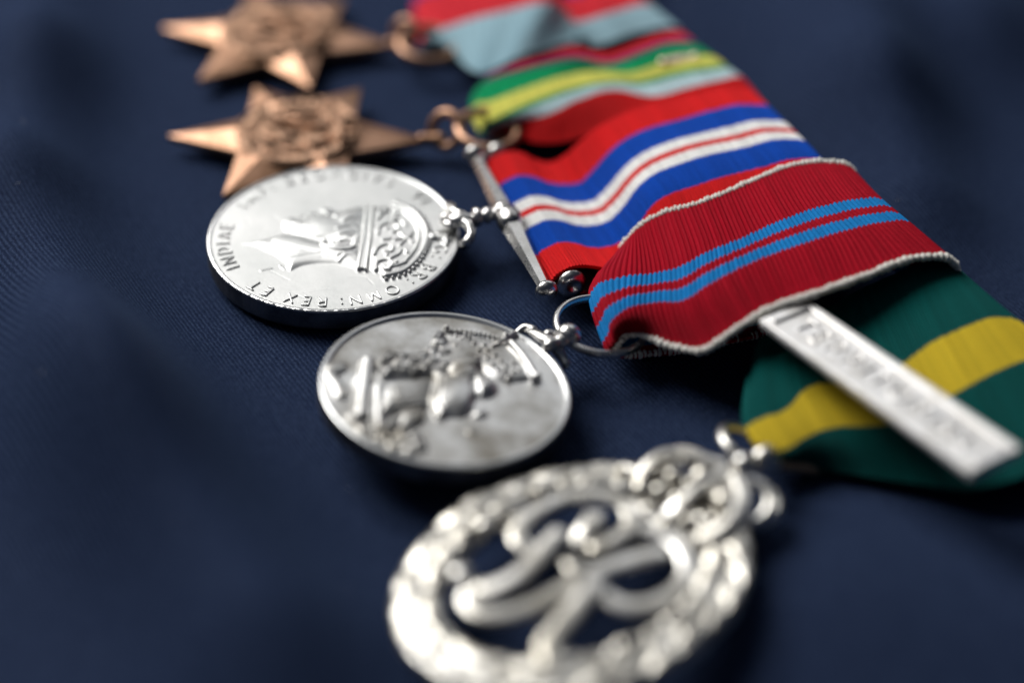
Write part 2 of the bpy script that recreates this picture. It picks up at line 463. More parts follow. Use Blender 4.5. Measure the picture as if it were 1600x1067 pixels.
# ================================================================== RIBBONS
def ribbon(name, label, vs, grid, pitch, amp, mat, dirdeg=17, back=BACKING, fold_l=3.0, back_drop=1.0, back_len=16, nv=56, sub=6, thick=0.35, selv=None, wrapz=None, fold_r=True, group='striped medal ribbons in the row'):
    """grid[line][column] -> xyz in mm, columns left to right; builds front, fold round the ring, back layer."""
    G = np.array(grid, float).transpose(1,0,2)       # column, line, xyz
    d = np.array([math.cos(math.radians(dirdeg)), math.sin(math.radians(dirdeg)), 0])
    L0 = G[0]
    pre = []
    for s, dz in ((back_len, -fold_l-back_drop), (5, -fold_l-0.4-back_drop*0.3), (0.9, -fold_l), (-0.75, -fold_l*0.55)):
        c = L0 + d*s + np.array([0,0,dz]); c[:,2] = np.maximum(c[:,2], 0.5); pre.append(c)
    post = []
    if fold_r:
        for s, dz in ((1.0, -1.3), (1.6, -3.6), (1.5, -6.5), (0.9, -9.5)):
            c = G[-1] + d*s + np.array([0,0,dz]); c[:,2] = np.maximum(c[:,2], 0.4); post.append(c)
    C = np.array(pre+list(G)+post)
    v = np.linspace(0, 1, nv)
    C = hermite(vs, C.transpose(1,0,2), v).transpose(1,0,2)
    mid = C[:, nv//2]
    s = np.r_[0, np.cumsum(np.linalg.norm(np.diff(mid, axis=0), axis=1))]
    nr = int(s[-1]/pitch); n = nr*sub+1
    P = hermite(s, C, np.linspace(0, s[-1], n))
    Tu = np.gradient(P, axis=0); Tv = np.gradient(P, axis=1)
    N = np.cross(Tv, Tu); N /= np.linalg.norm(N, axis=2)[:,:,None]+1e-12
    # make the normal point up on the front layer
    ifront = np.searchsorted(np.linspace(0, s[-1], n), s[len(pre)+len(G)//2])
    if N[ifront, nv//2, 2] < 0: N = -N
    ph = np.arange(n)/sub
    wob = np.array([rnd.uniform(0.75, 1.15) for _ in range(nr+2)])
    prof = np.abs(np.sin(math.pi*ph))**0.85*wob[np.clip(ph.astype(int), 0, nr)]
    top = P + N*(prof*amp)[:,None,None]
    bot = P - N*thick
    uv = np.stack(np.broadcast_arrays(ph[:,None], v[None,:]), -1).reshape(-1,2)
    F1 = grid_faces(n, nv)
    o = mesh_obj(name, top.reshape(-1,3), F1, mat, None, uv=uv)
    tag(o, label, 'ribbon', group)
    V2 = bot.reshape(-1,3)
    F2 = grid_faces(n, nv, flip=True)
    e = mesh_obj('ribbon_back', V2, F2, back if selv is None else mat, o, uv=uv)
    # closing strips along both edges and ends
    ed = MB()
    for j in (0, nv-1):
        A = top[:, j]; B = bot[:, j]
        V = np.stack([A, B], 1).reshape(-1,3); ed.add(V, [(2*i,2*i+1,2*i+3,2*i+2) for i in range(n-1)])
    ed.build('edge_binding', mat, o)
    if selv:
        ro, rp = selv
        for j, sgn in ((0,-1), (nv-1,1)):
            T = Tv[:, j]/np.linalg.norm(Tv[:, j], axis=1)[:,None]*sgn
            path = P[:, j]+T*ro*0.8
            k = max(1, sub//2)
            idx = np.arange(0, n)
            rr = ro*(0.50+0.62*np.abs(np.sin(math.pi*ph*rp))**0.8)*(1+0.1*np.sin(ph*1.9)+0.08*np.sin(ph*0.7))
            jit = np.stack([np.sin(ph*2.3+j), np.cos(ph*3.1), np.sin(ph*1.3+2*j)], 1)*0.04
            V, F = tube(path+jit, rr, seg=12, flat=0.95)
            mesh_obj('selvedge_cord', V, F, THREAD, o)
    return o, P, v, Tv

ribbon('medal_ribbon', 'navy, red and pale blue striped ribbon at the far end of the row', [0, 0.33, 0.67, 1],
 [[(-16.62, 96.44, 4.00), (-11.00, 94.92, 6.00), (-2.20, 95.76, 8.00), (5.51, 97.17, 8.50), (9.47, 100.12, 5.80), (13.10, 93.57, 8.50), (19.74, 95.93, 9.00), (23.16, 97.44, 8.00)],
  [(-16.21, 91.06, 3.50), (-11.90, 88.11, 6.50), (-3.23, 87.71, 8.50), (4.31, 88.60, 9.00), (7.83, 89.99, 6.00), (11.15, 82.19, 9.00), (16.00, 84.63, 9.50), (19.91, 87.48, 8.50)],
  [(-14.68, 78.50, 3.00), (-8.99, 78.26, 6.00), (-1.05, 78.00, 8.50), (6.02, 79.94, 9.00), (9.13, 84.12, 5.00), (11.47, 74.32, 8.60), (17.27, 76.50, 9.30), (23.03, 79.78, 8.50)],
  [(-11.70, 77.49, 2.00), (-7.24, 67.37, 4.00), (-3.57, 63.51, 5.50), (2.05, 66.20, 7.00), (10.00, 75.10, 4.40), (14.43, 68.83, 7.40), (20.21, 71.55, 8.00), (27.31, 73.57, 7.60)]],
 0.5, 0.16, M_R1, fold_l=2.2)
ribbon('medal_ribbon', 'ribbon with green, yellow and pale stripes and red edges, second from the back', [0, 0.2, 0.4, 0.57, 0.76, 1],
 [[(-2.88, 65.72, 4.00), (-1.02, 64.74, 5.50), (4.07, 64.08, 7.50), (9.19, 66.01, 8.50), (13.39, 67.87, 6.30), (16.41, 66.68, 7.20), (20.42, 66.41, 9.20), (24.82, 68.63, 9.60), (27.46, 70.45, 8.60)],
  [(-5.30, 61.71, 3.50), (-3.45, 60.68, 5.50), (1.52, 60.89, 7.00), (9.63, 62.58, 8.00), (14.79, 63.97, 6.40), (16.99, 63.32, 7.00), (20.75, 62.84, 9.00), (26.44, 65.04, 9.50), (29.92, 66.01, 8.50)],
  [(-5.64, 56.36, 3.50), (-3.49, 53.96, 5.50), (1.00, 54.72, 7.00), (7.99, 57.02, 8.30), (14.09, 59.66, 7.70), (18.53, 58.19, 8.20), (23.06, 59.24, 9.20), (29.18, 60.98, 9.70), (32.36, 62.12, 8.60)],
  [(-4.28, 51.21, 3.00), (-2.46, 48.98, 5.50), (1.97, 50.47, 7.00), (8.90, 53.08, 8.30), (15.48, 56.47, 7.70), (19.90, 55.61, 8.20), (24.38, 56.24, 9.20), (30.92, 57.56, 9.70), (33.75, 59.49, 8.60)],
  [(-2.78, 50.89, 2.50), (0.00, 49.50, 4.50), (4.90, 48.07, 6.50), (10.31, 50.31, 8.00), (16.36, 53.72, 7.70), (21.66, 51.27, 8.00), (26.57, 51.89, 9.00), (32.60, 53.75, 9.50), (35.67, 56.27, 8.50)],
  [(-2.20, 51.77, 1.50), (0.30, 48.25, 2.50), (4.89, 45.15, 3.50), (11.70, 45.30, 5.00), (18.21, 49.66, 6.00), (22.45, 47.24, 7.00), (28.30, 47.84, 8.00), (34.26, 49.23, 8.30), (37.96, 51.57, 7.60)]],
 0.5, 0.16, M_R2, fold_l=2.0)
ribbon('medal_ribbon', 'red and blue ribbon with white and thin red centre stripes, wavy, on the straight bar', [0, 0.205, 0.5, 0.795, 1],
 [[(-3.16,38.57,5), (-2.01,38.92,5.26), (-0.77,39.3,5.51), (1.14,39.88,5.09), (3.53,40.61,3.31), (5.92,41.34,2.4), (8.31,42.07,3.39), (10.23,42.66,5.26), (12.14,43.24,6.77), (14.53,43.97,8.03), (17.88,45,9.24), (22.66,46.46,9.98), (27.44,47.92,10.29), (32.22,49.38,10.64), (35.09,50.26,10.09), (36.53,50.7,9.6)],
  [(-1.24,32.29,4.6), (-0.1,32.64,5.09), (1.15,33.02,5.35), (3.06,33.61,4.72), (5.45,34.34,3.22), (7.84,35.07,2.43), (10.23,35.8,2.37), (12.15,36.39,4.21), (14.06,36.97,6.39), (16.45,37.7,8.39), (19.8,38.72,9.71), (24.58,40.19,10.42), (29.36,41.65,11.13), (34.14,43.11,11.41), (37.01,43.99,10.82), (38.44,44.43,10.4)],
  [(1.52,23.26,4.9), (2.66,23.62,5.36), (3.91,24,5.65), (5.82,24.58,5.18), (8.21,25.31,3.91), (10.6,26.04,3.25), (12.99,26.77,3.4), (14.91,27.36,5.1), (16.82,27.94,7.57), (19.21,28.67,9.74), (22.56,29.7,10.97), (27.34,31.16,11.81), (32.12,32.62,12), (36.9,34.08,12.42), (39.77,34.96,11.91), (41.39,35.46,11.3)],
  [(4.28,14.24,5), (5.42,14.59,5.49), (6.67,14.97,5.83), (8.58,15.55,5.33), (10.97,16.28,4.09), (13.36,17.01,3.64), (15.75,17.75,4.2), (17.67,18.33,6.07), (19.58,18.92,9.11), (21.97,19.65,10.7), (25.32,20.67,11.33), (30.1,22.13,12.22), (34.88,23.59,12.59), (39.66,25.06,13.12), (42.53,25.93,12.76), (44.15,26.43,12.16)],
  [(6.19,7.96,5.4), (7.34,8.31,6.05), (8.59,8.69,6.33), (10.5,9.28,6), (12.89,10.01,5.03), (15.28,10.74,4.37), (17.67,11.47,4.16), (19.58,12.06,4.5), (21.5,12.64,6.14), (23.89,13.37,7.94), (27.23,14.4,9.5), (32.02,15.86,10.71), (36.8,17.32,11.2), (41.58,18.78,11.81), (44.45,19.66,11.6), (46.07,20.16,11.07)]],
 0.46, 0.20, M_R3, fold_l=2.2, back_drop=6, back_len=12)
ribbon('medal_ribbon', 'crimson ribbon with two light blue stripes and white corded edges in sharp focus', [0, 0.38, 0.62, 1],
 [[(14.91, 17.18, 2.00), (15.64, 15.56, 5.00), (17.00, 15.50, 7.00), (18.74, 15.69, 8.60), (21.40, 16.30, 9.80), (24.88, 16.10, 11.00), (29.10, 17.32, 12.00), (34.02, 19.99, 12.70), (39.69, 23.03, 13.20), (44.33, 24.03, 13.20), (47.87, 24.10, 12.30)],
  [(11.27, 3.79, 6.00), (12.56, 2.64, 8.00), (15.80, 2.71, 8.80), (19.47, 2.75, 9.30), (22.57, 2.54, 10.50), (26.11, 3.96, 11.80), (30.46, 5.52, 12.80), (35.86, 8.46, 13.60), (41.80, 11.44, 14.00), (46.85, 13.33, 14.00), (50.99, 14.98, 12.80)],
  [(12.91, -4.26, 4.50), (13.30, -5.02, 7.30), (15.32, -4.09, 8.50), (19.04, -3.50, 9.00), (22.43, -4.70, 10.20), (25.93, -3.48, 12.00), (31.13, -0.69, 13.20), (37.25, 1.99, 14.00), (43.99, 5.15, 14.30), (49.46, 7.42, 14.20), (53.79, 9.34, 12.90)],
  [(14.08, -4.85, 4.20), (15.10, -4.37, 4.80), (17.14, -5.29, 5.60), (20.45, -8.55, 6.40), (24.35, -11.19, 7.60), (28.37, -10.39, 10.20), (32.97, -8.26, 12.00), (38.82, -6.69, 13.20), (45.81, -3.55, 13.80), (52.68, 0.36, 13.80), (57.93, 1.92, 12.50)]],
 0.70, 0.30, M_R4, fold_l=2.6, selv=(0.55, 1.0), back_len=22, nv=72, sub=8)
ribbon('medal_ribbon', 'dark green ribbon with a broad yellow centre stripe under the silver clasp', [0, 0.38, 0.62, 1],
 [[(30.91, -12.83, 5.00), (31.75, -9.39, 6.00), (34.44, -6.48, 6.40), (37.92, -4.75, 7.20), (42.21, -3.25, 8.40), (46.64, -0.88, 9.60), (51.04, 0.93, 10.60), (55.58, 3.01, 11.00), (58.17, 3.00, 10.80), (59.65, 3.66, 9.60)],
  [(29.75, -24.83, 6.20), (30.99, -24.20, 6.40), (33.93, -22.70, 6.40), (37.65, -18.11, 6.60), (43.79, -17.45, 6.80), (48.95, -16.09, 8.20), (53.08, -13.26, 9.40), (57.93, -10.66, 10.20), (62.90, -8.33, 10.20), (66.14, -7.98, 9.00)],
  [(32.12, -29.71, 5.80), (33.21, -29.23, 5.60), (36.11, -26.70, 5.40), (39.76, -24.74, 5.40), (46.57, -24.59, 5.80), (50.97, -23.19, 6.80), (55.08, -21.51, 8.00), (60.37, -18.28, 8.80), (66.64, -15.27, 8.80), (71.74, -15.05, 7.80)],
  [(33.44, -27.66, 3.00), (34.88, -27.94, 2.40), (38.46, -28.33, 1.80), (42.67, -29.41, 1.80), (48.59, -31.51, 2.40), (54.31, -33.81, 3.40), (58.75, -34.12, 4.40), (65.21, -32.09, 5.40), (72.03, -29.35, 5.60), (77.80, -28.66, 5.00)]],
 0.50, 0.20, M_R5, fold_l=1.8, back_len=7, back_drop=5)

# ================================================================== MEDAL HELPERS
def upside(o, pts): return pts

def plane_map(H):
    H = np.array(H)
    def f(x, y):
        h = H @ np.array([x, y, 1.0]); return (h[0]/h[2], h[1]/h[2])
    return f
A1 = plane_map([[0.02664705, -0.010738546, -15.683936], [-0.0076579582, -0.046598175, 26.84222], [-2.0202986e-06, 0.00013172274, 1.0]])
B = plane_map([[0.02118928, -0.022752978, -4.5327221], [-0.011692166, -0.031703402, 25.36463], [-1.7628276e-05, 0.00012479807, 1.0]])
A3 = plane_map([[0.025037303, -0.028247602, -2.4381025], [-0.019142464, -0.035079881, 34.445675], [-2.8614771e-20, 0.00015966702, 1.0]])

# ---------------------------------------------------------------- silver medal with a crowned male head
F1m = frame(17, (0.012,-0.018,1))
m1 = thing('silver_medal', 'bright silver medal with a crowned head and raised lettering, hung from a straight tapered bar', 'medal', (-25.45, 20.00, 3.56), F1m)
def relief1(r):
    h = 0.55
    # neck and head
    r.poly([(-13.14, 1.79), (-11.28, 0.79), (-10.02, -0.86), (-8.60, -2.87), (-8.04, -4.62), (-7.75, -6.60), (-6.36, -5.92), (-4.49, -5.78), (-2.23, -6.30), (-0.11, -7.36), (1.52, -8.82),
            (3.38, -3.33), (3.76, -0.63), (0.55, -1.12), (-1.96, -0.40), (-4.18, 1.65), (-6.70, 2.37), (-9.47, 1.86)], 0.34, 1.1, dome=0.20)      # neck
    r.poly([(2.75, -5.91), (4.35, 0.14), (6.18, 5.39), (4.98, 6.12), (3.30, 5.97), (1.88, 5.74), (0.93, 6.99), (-0.26, 7.14), (-0.71, 6.39), (-2.01, 6.66), (-2.93, 6.15),
            (-3.54, 6.47), (-4.33, 5.98), (-5.24, 6.14), (-6.19, 5.46), (-6.58, 3.99), (-5.99, 1.94), (-4.07, -0.26), (-1.75, -1.85), (1.30, -3.65)], 0.42, 2.8, dome=0.15)   # face
    r.ell((-1.52, 2.78), 3.4, 2.8, 0.16, 20, 2, True)       # cheek
    r.ell((3.07, 3.85), 2.4, 1.6, 0.16, 0, 2, True)        # brow
    r.ell((-4.76, 3.95), 1.3, 1.0, 0.18, 0, 2, True)        # chin
    r.stroke([(-5.05, 2.61), (-4.33, 0.99), (-3.04, -0.46), (-1.58, -1.07)], 1.1, -0.13, add=True)    # jaw shadow line
    r.stroke([(-7.58, 0.75), (-4.76, -0.99), (-2.05, -3.15), (-0.20, -4.37)], 1.1, 0.12, add=True)     # neck muscle
    r.stroke([(-8.17, -4.59), (-5.46, -4.23), (-2.84, -4.30)], 0.7, -0.10, add=True)
    r.ell((0.70, 4.77), 0.75, 0.35, -0.18, 10, 2, True)    # eye socket
    r.stroke([(0.26, 5.24), (0.95, 4.70), (1.39, 4.24)], 0.2, 0.15, add=True)
    r.stroke([(-3.33, 5.59), (-3.22, 4.60)], 0.22, -0.14, add=True)
    r.stroke([(-0.96, 5.25), (-1.55, 4.79), (-1.60, 5.43)], 0.2, -0.12, add=True)
    # ear
    r.stroke([(-1.54, -0.89), (-2.00, -2.01), (-1.45, -2.86), (-0.32, -3.74), (1.19, -4.09), (2.25, -3.56), (2.41, -2.35), (1.60, -1.79), (0.39, -1.82)], 0.42, 0.34, add=True)
    r.stroke([(-1.00, -2.07), (-0.10, -2.79), (1.20, -2.93)], 0.28, 0.2, add=True)
    # hair locks
    for (a, b, c) in [((800,590),(840,560),(900,560)), ((790,560),(850,548),(910,540)), ((800,450),(850,440),(920,455)),
                      ((790,420),(850,400),(920,420)), ((810,470),(870,462),(915,480)), ((820,380),(860,360),(925,380))]:
        r.stroke([A1(*a), A1(*b), A1(*c)], 0.32, 0.16, add=True)
    # crown circlet
    r.poly([(1.39, -9.14), (2.55, -9.48), (4.78, -2.33), (7.08, 5.13), (6.10, 5.65), (3.77, -2.04)], 0.60, 0.35, False)
    r.stroke([(1.48, -8.99), (3.87, -2.07), (6.18, 5.39)], 0.30, 0.78, smooth=False)
    r.stroke([(2.43, -9.44), (4.78, -2.33), (7.00, 5.15)], 0.26, 0.78, smooth=False)
    # cap of the crown
    r.poly([(2.90, -9.13), (4.80, -11.02), (6.82, -11.38), (9.63, -9.26), (12.03, -5.81), (13.10, -2.84), (13.03, 0.99), (11.44, 4.37), (9.12, 5.03), (7.20, 5.09)], 0.28, 1.2, dome=0.10)
    # arches
    r.stroke([(4.68, -11.52), (7.12, -11.24), (9.63, -9.26), (11.65, -6.40), (12.68, -3.90), (12.93, -0.42), (12.11, 2.71), (10.24, 5.10)], 0.55, 0.70)
    r.stroke([(5.36, -9.84), (7.25, -9.71), (9.35, -7.81), (10.90, -5.49), (11.72, -2.92), (11.77, 0.39), (10.97, 2.55)], 0.26, 0.62)
    for k in range(26):
        t = k/25; P = smooth_path([(4.61, -12.30), (7.17, -12.06), (10.02, -9.82), (12.23, -6.57), (13.32, -3.85), (13.55, -0.36), (12.76, 3.11), (10.66, 5.67)], 26)[k]
        r.ell(P, 0.28, 0.28, 0.62)
    # scrolls, crosses and fleurs inside the crown
    for pts in ([(990,560),(1015,520),(1060,505),(1090,520),(1080,545),(1050,540)], [(1000,640),(1010,600),(1060,590),(1090,610),(1060,640),(1030,620)],
                [(1010,450),(1020,410),(1070,390),(1110,400),(1120,430),(1090,440)], [(1010,370),(1040,335),(1080,320),(1110,330),(1100,355)],
                [(1130,440),(1160,470),(1200,490)], [(1130,510),(1160,480),(1200,440)], [(1100,480),(1140,475),(1190,468)], [(1040,480),(1080,475),(1130,475)],
                [(1080,580),(1120,560),(1150,530),(1170,550)], [(1090,380),(1130,370),(1160,400)]):
        r.stroke([A1(*p) for p in pts], 0.32, 0.66)
    for p in ((1070,640),(1110,600),(1060,560),(1130,350),(1060,420),(1000,600),(1000,420),(1160,600),(1020,330),(1095,330)):
        r.ell(A1(*p), 0.36, 0.36, 0.66)
    # orb and cross
    r.ell((13.48, -4.46), 0.75, 0.75, 0.75); r.stroke([(13.81, -4.74), (15.53, -5.89)], 0.28, 0.6, smooth=False)
    r.stroke([(15.33, -4.66), (14.83, -6.85)], 0.28, 0.6, smooth=False); r.ell((14.92, -5.62), 0.5, 0.7, 0.6)
    # designer initials below the neck
    for p in ((480,612),(490,622),(500,630)): r.ell(A1(*p), 0.16, 0.16, 0.12)
    r.stroke([(-11.60, -5.40), (-10.79, -5.27), (-10.14, -5.28)], 0.14, 0.12)
    r.H *= 0.85
    # field slightly dished, faint handling scratches
    r4 = random.Random(21)
    for k in range(26):
        x, y, a, L = r4.uniform(-13,13), r4.uniform(-13,13), r4.uniform(0,6.28), r4.uniform(0.8,4.5)
        r.stroke([(x, y), (x+L*math.cos(a), y+L*math.sin(a))], 0.09, -0.018, smooth=False, add=True)
    r.H += 0.10*((r.X**2+r.Y**2)/17.0**2)
disc_face('medal_face', 17.4, relief1, SILVER, m1)
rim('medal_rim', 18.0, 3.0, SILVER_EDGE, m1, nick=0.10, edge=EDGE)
# legend, each word laid round the edge
def legend(parent, mat, words, R, h, w, zt):
    mb = MB()
    for word, a_mid in words:
        st, wd = text_strokes(word, h, 0.60)
        for s in st:
            P = []
            for (x, y) in densify(s, 0.22):
                ang = math.radians(a_mid)-(x-wd/2)/(R+h*0.4)
                rr = R+y
                P.append((rr*math.cos(ang), rr*math.sin(ang), zt+0.10*(rr/17.0)**2))
            V, F = tube(P, w, seg=8, flat=1.05); mb.add(V, F)
    mb.build('inscription', mat, parent)
legend(m1, SILVER, [('GEORGIVS', 74), ('VI', 22), ('D:G:', -24), ('BR:', -52), ('OMN:', -84), ('REX', -117), ('ET', -143), ('INDIAE', -186), ('IMP:', 124)], 14.7, 1.9, 0.15, 0.05)

# claw, straight bar and roller that carry medal 1 (written in world mm)
def wobj(name, VF, mat, parent): return mesh_obj(name, VF[0], VF[1], mat, parent, world=True)
bdir = np.array([math.cos(math.radians(-73.4)), math.sin(math.radians(-73.4)), 0.0])
udir = np.array([math.cos(math.radians(17)), math.sin(math.radians(17)), 0.0])
cl = MB()
cl.add(*tube([(-8.81, 22.41, 4.60), (-7.67, 21.55, 5.40), (-6.57, 21.42, 5.60), (-5.49, 21.88, 5.40)], [1.5,1.35,1.0,0.8], n=14, flat=0.8))
cl.add(*tube([(-7.13, 22.07, 5.60), (-8.07, 22.89, 5.60), (-9.06, 25.61, 5.00), (-9.65, 26.31, 4.20)], [0.8,0.75,0.7,0.5], n=12))
cl.add(*tube([(-7.12, 21.23, 5.40), (-6.09, 19.91, 5.30), (-5.80, 18.57, 4.90), (-6.24, 17.39, 4.50), (-6.89, 17.60, 3.70)], [0.85,0.75,0.65,0.75,0.8], n=16))
cl.add(*tube([(-10.08, 22.08, 4.60), (-9.14, 21.31, 4.90), (-8.40, 20.83, 4.90)], [0.5,0.9,0.9], n=8, flat=0.7))
cl.add(*blob((-9.19, 23.26, 4.80), 1.3, 0.9, 0.7, 0.5))
cl.build('claw', FITTING, m1, world=True)
nk = MB()
c0 = np.array((-5.67, 21.88, 5.40))
nk.add(*lathe(c0, udir, [(0,0.7),(0.25,1.35),(0.75,1.5),(1.2,1.2),(1.35,0.8),(1.6,0.75),(1.8,1.15),(2.3,1.3),(2.7,1.0),(2.85,0.8),(3.3,0.9),(3.6,1.5),(4.3,1.75),(5.2,1.7),(5.8,1.3),(6.2,0.8)], 26))
nk.build('suspension_collar', FITTING, m1, world=True)
bc = np.array((-0.46, 21.70, 5.30))
def hexbar(c, axis, prof, sides=6, rot=0.0, fl=0.8):
    ax = axis/np.linalg.norm(axis); S = np.cross(ax, (0,0,1.0)); S /= np.linalg.norm(S); N = np.cross(S, ax)
    V = []
    for s, r in prof:
        for k in range(sides):
            t = 2*math.pi*(k+0.5)/sides+rot
            V.append(c+ax*s+S*r*math.cos(t)+N*r*fl*math.sin(t))
    return V, grid_faces(len(prof), sides, False, True)
V, F = hexbar(bc, bdir, [(-17.6,0.3),(-17.6,0.85),(-10,1.15),(-2.4,1.65),(-1.9,1.2),(1.9,1.2),(2.4,1.65),(10,1.2),(17.2,0.9),(17.2,0.3)], 6, math.pi/6)
mesh_obj('suspension_bar', V, F, FITTING, m1, smooth=False, world=True)
mb = MB(); mb.add(*lathe(bc, bdir, [(-2.3,0.4),(-2.1,1.4),(-1.3,1.75),(0,1.9),(1.3,1.75),(2.1,1.4),(2.3,0.4)], 28)); mb.add(*lathe(bc-udir*1.0, udir, [(0,1.2),(0.8,1.7),(2.2,1.6),(2.7,1.1),(2.8,0.3)], 22))
mb.build('bar_boss', FITTING, m1, world=True)
for s in (-1, 1):
    e = MB(); e.add(*lathe(bc+bdir*17.3*s, bdir*s, [(-0.3,0.8),(0,1.25),(0.4,1.55),(0.9,1.6),(1.4,1.35),(1.75,0.8),(1.85,0.05)], 24)); e.build('bar_finial', FITTING, m1, world=True)
rc0 = np.array((-2.23, 41.58, 3.90)); rc1 = np.array((8.12, 8.33, 3.90))
V, F = tube([rc0, (rc0+rc1)/2, rc1], 0.75, n=8, seg=14); mesh_obj('ribbon_roller', V, F, FITTING, m1, world=True)
rd = (rc1-rc0)/np.linalg.norm(rc1-rc0)
for c, s, k in ((rc0,-1,0.95), (rc1,1,1.25)):
    e = MB(); e.add(*lathe(c-rd*s*0.9, rd*s, [(0,0.5*k),(0.15,1.25*k),(0.7,1.65*k),(1.3,1.7*k),(1.9,1.35*k),(2.1,0.9*k),(2.0,0.6*k),(1.7,0.45*k),(1.65,0.02)], 26)); e.build('roller_cap', FITTING, m1, world=True)

# ---------------------------------------------------------------- tarnished medal with a crowned female bust
F2m = frame(37, (0.113,0.02,0.993))
m2 = thing('silver_medal', 'grey tarnished silver medal with a high relief crowned bust, hung from a plain ring', 'medal', (-8.42, -17.98, 6.47), F2m)
def relief2(r):
    # shoulders and robe at the edge
    r.ell((-10.29, 9.96), 2.0, 1.4, 0.9); r.stroke([(-11.60, 9.20), (-12.02, 6.49), (-12.42, 5.05)], 1.0, 0.8)
    r.poly([(-7.26, 3.86), (-3.42, 3.43), (-0.38, 2.18), (-1.91, -0.76), (-4.39, -2.69), (-7.16, -1.96), (-9.92, -1.64), (-11.88, -2.55), (-10.49, 0.70)], 0.95, 2.2, dome=0.35)      # neck
    # collar bars
    r.stroke([(-5.74, 8.97), (-8.64, 5.46), (-12.45, 0.57)], 1.15, 1.35); r.stroke([(-7.56, 4.03), (-9.59, 1.02), (-11.88, -2.55)], 0.75, 1.0)
    r.stroke([(-9.03, 6.52), (-10.26, 3.85)], 0.6, 1.0)
    # hair mass with curls
    r.poly([(-3.27, 8.92), (-0.17, 8.10), (3.18, 7.59), (6.80, 9.42), (8.95, 7.13), (8.94, 3.14), (5.59, 0.18), (2.87, 0.39), (-0.38, 2.18), (-3.31, 3.58), (-6.03, 4.86)], 0.85, 1.8, dome=0.35)
    for k, (x, y, s) in enumerate([(455,370,1.3),(450,440,1.35),(500,430,0.8),(525,375,0.9),(545,440,0.85),(590,400,0.9),(600,450,0.8),(640,370,1.0),(650,430,0.9),(690,340,1.1),(740,290,1.1),(700,400,0.9),(760,350,1.0),(730,250,0.9),(760,420,0.8)]):
        r.ell(B(x, y), s*1.15, s*0.75, 1.45, 30*k, 0.9); r.stroke([(B(x, y)[0]-s*0.7, B(x, y)[1]), (B(x, y)[0]+s*0.2, B(x, y)[1]+s*0.5), (B(x, y)[0]+s*0.8, B(x, y)[1]-s*0.1)], 0.28, 1.62)
    # face
    r.poly([(0.06, 2.79), (-2.51, -0.43), (-3.97, -2.10), (-4.55, -5.05), (-3.06, -5.47), (-1.88, -6.13), (0.57, -5.45), (2.26, -4.32), (4.53, -4.33), (6.05, -3.06), (6.18, -0.57), (5.26, 2.09), (2.76, 2.60)], 1.0, 1.6, dome=0.5)
    r.ell((-0.43, -2.41), 3.4, 2.6, 0.45, 0, 2, True)
    r.ell((4.40, 1.70), 3.0, 1.8, 0.6, 20, 1.5, True)
    r.ell((4.16, -3.28), 2.0, 1.3, 0.5, 20, 1.5, True)
    r.stroke([(0.35, 2.21), (-1.58, -0.11), (-3.15, -1.73), (-4.34, -4.76)], 0.62, 0.5, add=True)
    r.stroke([(3.43, -1.19), (2.41, -3.15), (0.91, -4.81)], 0.7, -0.5, add=True)
    r.ell((0.57, -6.60), 1.05, 0.85, 0.75, 0); r.ell((-2.20, -8.77), 0.8, 0.7, 0.18)
    # crown, arches and strings of pearls
    r.poly([(6.62, 7.95), (11.85, 4.66), (12.37, 2.60), (10.42, -4.19), (6.73, -2.16), (6.04, 0.80), (5.61, 4.95)], 0.7, 1.2, dome=0.3)
    r.stroke([(12.61, 2.91), (12.20, 0.04), (11.36, -2.98), (10.88, -4.44)], 0.6, 1.6)
    for k in range(13):
        t = k/12; p = smooth_path([(7.02, 9.53), (8.70, 8.40), (10.50, 6.83), (12.33, 4.31)], 13)[k]; r.ell(p, 0.30, 0.30, 1.0)
    for k in range(12):
        p = smooth_path([(13.00, 2.25), (12.59, -0.61), (11.90, -2.85), (11.26, -4.44)], 12)[k]; r.ell(p, 0.24, 0.24, 1.2)
    r.ell((11.21, -4.54), 0.6, 0.6, 1.9); r.ell((7.01, 9.63), 0.55, 0.55, 1.6); r.ell((12.84, 4.48), 0.6, 0.6, 1.7)
    for (x, y) in [(825,255),(850,265),(875,250),(900,258),(820,305),(925,290),(955,330),(945,370),(1000,330),(1000,372),(1045,290),(1060,300),(1030,310),(1040,360),(1075,395),(1060,440),(1100,415),(1145,400),(1150,445),(1095,445),(1120,480),(1180,440),(1030,410),(980,300)]:
        r.ell(B(x, y), 0.40, 0.40, 1.5)
    r.stroke([(10.48, 3.62), (12.24, 4.00), (14.48, 4.59), (16.16, 4.81)], 0.55, 1.3); r.stroke([(15.21, 5.55), (15.91, 4.49), (17.10, 4.07)], 0.5, 1.0); r.stroke([(15.30, 3.69), (15.84, 2.05)], 0.6, 0.8)
    # flower spray low on the shoulder
    for q in range(7): r.stroke([B(470+q*8,500+q*22), B(560+q*6,490+q*22), B(670,480+q*22)], 0.24, 0.10, add=True)
    r.ell((-7.38, -3.06), 2.4, 1.6, 1.1, 20); r.ell((-10.85, -6.69), 2.6, 2.2, 0.8)
    for k in range(6):
        a = k*60+10; c = (-10.95, -6.64); r.ell((c[0]+1.7*math.cos(math.radians(a)), c[1]+1.7*math.sin(math.radians(a))), 1.1, 0.7, 1.1, a)
    r.ell((-10.95, -6.64), 0.9, 0.9, 1.35)
    r.stroke([(-14.20, -4.42), (-12.86, -3.99), (-10.91, -3.10), (-8.76, -2.70)], 0.7, 0.95); r.ell((-13.15, -4.81), 1.3, 0.7, 1.1, 60); r.ell((-14.20, -2.05), 1.5, 0.7, 0.8, 80); r.ell((-14.00, 0.23), 1.3, 0.6, 0.7, 90); r.ell((-10.00, -8.35), 1.2, 0.8, 0.7)
    r.H = r.H*0.68
